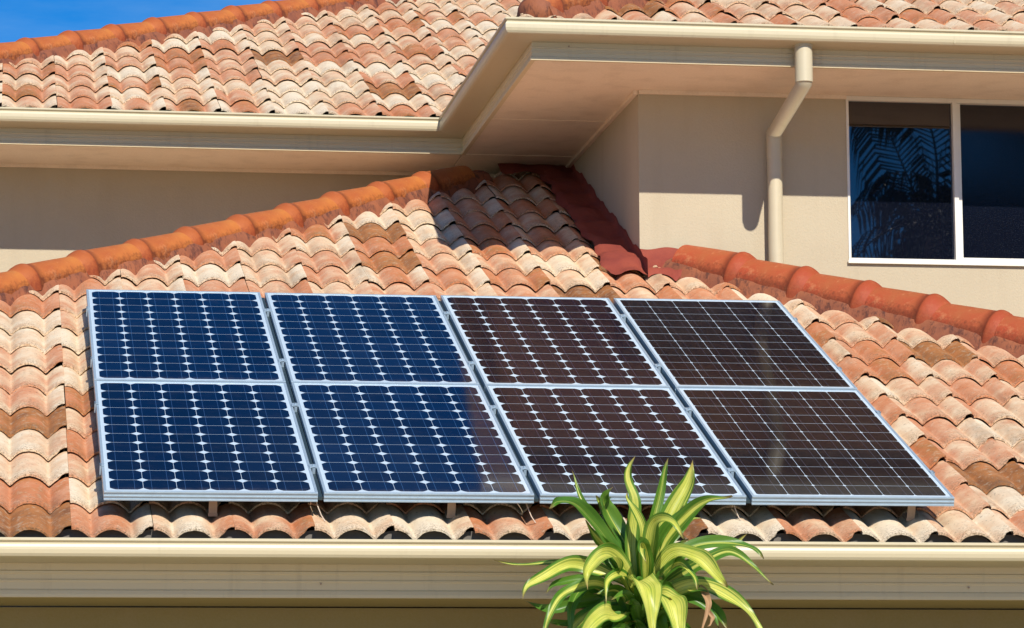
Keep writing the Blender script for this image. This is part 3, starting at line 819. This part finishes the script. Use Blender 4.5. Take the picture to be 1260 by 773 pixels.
for k in range(64):      # older, darker leaves filling the heart and the skirt of the head
    a=random.uniform(0,2*pi); ln=random.uniform(230,380); yb=random.uniform(600,840) if k%3 else random.uniform(840,1150); el=random.uniform(-.3,.35)
    cx,cyy=cos(a),sin(a)*.42
    pts=[(620,yb,0)]
    for q in (.3,.6,.85,1.0):
        pts.append((620+cx*ln*q, yb-ln*el*q*.9+ln*1.0*q*q*.9, sin(a)*ln*q*K*.9*(-1 if yb<800 and sin(a)<0 else 1)))
    pts=[(x_, max(y_,600+abs(x_-620)*.05), z_) for x_,y_,z_ in pts]
    leaf(lf,pts,random.uniform(58,84),(0,-.6,.8),random.choice((.05,.12,.3,.55)),.25,0,.45)
fo=build('foliage',lf,M_leaf,plant,attr=True)
st=MB(); X,Y=ROOT.x,ROOT.y
st.tube([(X+.05,Y+.06,-G-.02),(X+.03,Y+.05,-2.2),(X-.02,Y+.03,-1.5),(X+.01,Y+.04,-.9),(X,Y+.05,-.50)],[.045,.034,.030,.024,.015],10)
build('stem',st,M_stem,plant)
dr=MB(); leaf(dr,[(850,600,-.10),(868,660,-.16),(862,720,-.18),(835,820,-.2)],30,(0,-1,.2),.5,.5,0,.3); leaf(dr,[(862,700,-.17),(885,745,-.18),(880,760,-.19),(850,790,-.2)],18,(0,-1,.2),.5,.4,0,.3)
build('dry_leaf',dr,M_dry,plant)

# ------------------------------------------------------------------ garden behind the viewer, mirrored in the window
def frond(mb,base,az,el,ln,nl=34,ll=.55,droop=.9):
    base=Vector(base); P=[]
    d=Vector((cos(az),sin(az),0))
    for i in range(nl+1):
        s=i/nl
        P.append(base+d*(ln*s*cos(el)*(1-.12*s))+Vector((0,0,ln*(sin(el)*s-droop*.5*s*s))))
    mb.tube(P[::3],[.022*(1-.8*i/len(P[::3])) for i in range(len(P[::3]))],6)
    for i in range(3,nl):
        t=(P[i+1]-P[i-1]).normalized(); sd=t.cross(Vector((0,0,1))).normalized(); up=sd.cross(t)
        for sg in (-1,1):
            l=ll*(.45+.9*sin(pi*(i/nl)**.8)); dirn=(sd*sg*.85+t*.55-up*.05).normalized()
            a=P[i]; w=t*.018
            m_=a+dirn*l*.5+Vector((0,0,-.03)); e=a+dirn*l+Vector((0,0,-.22*l-.05))
            mb.quad([a-w,a+w,m_+w*1.1,m_-w*1.1]); mb.quad([m_-w*1.1,m_+w*1.1,e+w*.15,e-w*.15])
palm=empty('palm_tree',(8.7,-10.2,0))
tag(palm,'tall feather palm in the garden facing the upper window','palm tree')
fm=MB()
def frond_path(mb,pts,l0,side,n=34,w=.013,dy=.1):
    P=[Vector(p) for p in pts]; Q=[P[0]*2-P[1]]+P+[P[-1]*2-P[-2]]; C=[]
    per=max(2,n//(len(P)-1))
    for i in range(1,len(Q)-2):
        for k in range(per):
            t=k/per; a,b,c,d=Q[i-1],Q[i],Q[i+1],Q[i+2]
            C.append(.5*((2*b)+(c-a)*t+(2*a-5*b+4*c-d)*t*t+(3*b-3*c+d-a)*t**3))
    C.append(P[-1]); m=len(C)
    mb.tube(C,[.016*(1-.8*i/m) for i in range(m)],6)
    for i in range(2,m-1):
        t=(C[i+1]-C[i-1]).normalized(); s_=i/m
        for sg in (-1,1):
            l=l0*(.35+.75*sin(pi*min(1,s_*.9+.08))); l*=random.uniform(.88,1.1)
            sd=t.cross(Vector((0,1,0))).normalized()*sg
            if sd.z>0: sd.z*=.25
            a=C[i]+Vector((0,random.uniform(-.02,.02),0)); yy=random.uniform(-dy,dy)
            p1=a+(sd*.55+t*.35).normalized()*l*.35+Vector((0,yy*.3,0))
            p2=p1+(sd*.35+t*.25+Vector((0,0,-.6))).normalized()*l*.35+Vector((0,yy*.4,0))
            p3=p2+(sd*.1+t*.1+Vector((0,0,-1))).normalized()*l*.35
            ww=Vector((t.x,0,t.z))*w
            for q0,q1,k0,k1 in ((a,p1,.5,1),(p1,p2,1,.9),(p2,p3,.9,.1)): mb.quad([q0-ww*k0,q0+ww*k0,q1+ww*k1,q1-ww*k1])
random.seed(5)
CR=(8.50,-10.3,4.12)
for pts,l,n in (
    ([CR,(8.34,-10.3,4.45),(8.20,-10.3,4.80),(8.02,-10.25,5.18),(7.82,-10.2,5.45)],.62,40),
    ([CR,(8.30,-10.2,4.52),(8.05,-10.1,4.62),(7.80,-10.0,4.50),(7.60,-9.95,4.28)],.46,36),
    ([CR,(8.55,-10.4,4.9),(8.48,-10.5,5.35),(8.25,-10.6,5.52),(7.95,-10.7,5.48)],.50,38),
    ([CR,(8.75,-10.4,4.8),(9.0,-10.5,5.25),(9.3,-10.6,5.4),(9.8,-10.7,5.2)],.55,36),
    ([CR,(8.85,-10.2,4.5),(9.2,-10.1,4.7),(9.6,-10.0,4.55),(9.9,-10.,4.2)],.55,36),
    ([CR,(8.25,-10.1,4.22),(7.9,-10.0,4.12),(7.6,-9.9,3.85),(7.4,-9.9,3.4)],.5,34),
    ([CR,(8.8,-10.2,4.2),(9.2,-10.1,4.1),(9.5,-10.0,3.8),(9.7,-10.,3.3)],.5,34),
    ([CR,(8.4,-9.9,4.3),(8.3,-9.4,4.2),(8.2,-9.0,3.8),(8.15,-8.8,3.3)],.5,30),
    ([CR,(8.6,-10.8,4.4),(8.7,-11.3,4.5),(8.8,-11.8,4.2),(8.85,-12.1,3.7)],.5,30)):
    frond_path(fm,pts,l,0,n)
build('frond',fm,M_palm,palm)
tk=MB(); tk.tube([(8.7,-10.2,-G-.05),(8.62,-10.25,-1),(8.52,-10.3,1.5),(8.5,-10.3,4.15)],[.17,.13,.11,.12],14); build('trunk',tk,M_palmtrunk,palm)
def leafy_tree(x,y,h,r,label,seed):
    random.seed(seed)
    root=empty('shade_tree',(x,y,0)); tag(root,label,'tree','trees in the garden facing the house')
    tk=MB(); tk.tube([(x,y,-G-.05),(x+.1,y,-G+h*.3),(x,y+.1,-G+h*.75)],[.24,.17,.06],10)
    cr=MB()
    cl=[]
    for k in range(26):
        a=random.uniform(0,2*pi); rr=r*sqrt(random.random())*.8; zz=random.uniform(.38,.98)*h
        sh=1-.6*abs(zz/h-.62)/.4
        c=Vector((x+cos(a)*rr*sh,y+sin(a)*rr*sh,-G+zz)); cl.append(c)
        tk.tube([(x,y,-G+h*.35),tuple((Vector((x,y,-G+h*.4))+c)/2),tuple(c)],[.06,.035,.012],6)
    for c in cl:
        for q in range(330):
            v=Vector((random.gauss(0,1),random.gauss(0,1),random.gauss(0,.8))); v=v/v.length*random.uniform(.3,1)**.6*r*.42
            p=c+v; a=Vector((random.gauss(0,1),random.gauss(0,1),random.gauss(0,1))).normalized(); b=a.orthogonal().normalized()
            L_=random.uniform(.10,.19)
            cr.quad([p-a*L_,p+b*L_*.45,p+a*L_,p-b*L_*.45])
    build('trunk',tk,M_palmtrunk,root); build('crown',cr,M_tree,root)
leafy_tree(12.1,-13.2,10.2,2.7,'dense dark shade tree right of the palm, facing the window',11)
leafy_tree(9.9,-14.6,8.0,1.9,'smaller dark shade tree directly behind the palm',13)
leafy_tree(15.4,-15.5,11.0,3.0,'broad dark shade tree farthest to the right of the palm',12)

# ------------------------------------------------------------------ camera
f,yaw,pit,rol=4192.507,0.1508951,0.1398409,-0.0055072
C_=Vector((-0.3996081,-12.8612573,-1.1347108+G))
fw=Vector((sin(yaw)*cos(pit),cos(yaw)*cos(pit),sin(pit))); r=Vector((cos(yaw),-sin(yaw),0)); u=r.cross(fw)
r2=r*cos(rol)+u*sin(rol); u2=-r*sin(rol)+u*cos(rol)
cd=bpy.data.cameras.new('camera'); cam=bpy.data.objects.new('camera',cd); col.objects.link(cam)
cam.matrix_world=Matrix.Translation(C_) @ Matrix((r2,u2,-fw)).transposed().to_4x4()
cd.sensor_width=36; cd.lens=f/1260*36; cd.clip_end=3000; cd.clip_start=.1
S.camera=cam

# ------------------------------------------------------------------ light
to_sun=Vector((.14,-1,.74)).normalized()
sl=bpy.data.lights.new('sun','SUN'); so=bpy.data.objects.new('sun',sl); col.objects.link(so)
sl.energy=3.7; sl.angle=radians(.5); sl.color=(1,.93,.82)
so.rotation_euler=(-to_sun).to_track_quat('-Z','Y').to_euler(); so.location=(2,-20,20)
W=bpy.data.worlds.new('World'); S.world=W; W.use_nodes=True; nt=W.node_tree
sky=nt.nodes.new('ShaderNodeTexSky'); sky.sky_type='NISHITA'; sky.sun_disc=False
sky.sun_elevation=math.asin(to_sun.z); sky.sun_rotation=math.atan2(to_sun.x,to_sun.y)
sky.altitude=2500; sky.air_density=.75; sky.dust_density=0; sky.ozone_density=4
hs=nt.nodes.new('ShaderNodeHueSaturation'); hs.inputs['Saturation'].default_value=1.32
nt.links.new(sky.outputs[0],hs.inputs['Color'])
bg=nt.nodes['Background']; tcw=nt.nodes.new('ShaderNodeTexCoord'); mpw=nt.nodes.new('ShaderNodeMapping'); mpw.inputs['Scale'].default_value=(2,2,9)
nt.links.new(tcw.outputs['Generated'],mpw.inputs[0])
wisp=ramp(nt,noise(nt,4.5,6,.6,mpw.outputs[0]),[(.42,(0,0,0)),(.75,(1,1,1))])
skc=mixc(nt,math_(nt,'MULTIPLY',wisp,.22),hs.outputs[0],(3.2,4.6,6.2))
nt.links.new(skc,bg.inputs[0]); bg.inputs[1].default_value=.095
S.view_settings.view_transform='Standard'; S.view_settings.look='None'; S.view_settings.gamma=1; S.view_settings.exposure=.58
S.cycles.max_bounces=8; S.cycles.diffuse_bounces=5; S.cycles.glossy_bounces=4; S.cycles.use_denoising=True
S.render.engine='CYCLES'
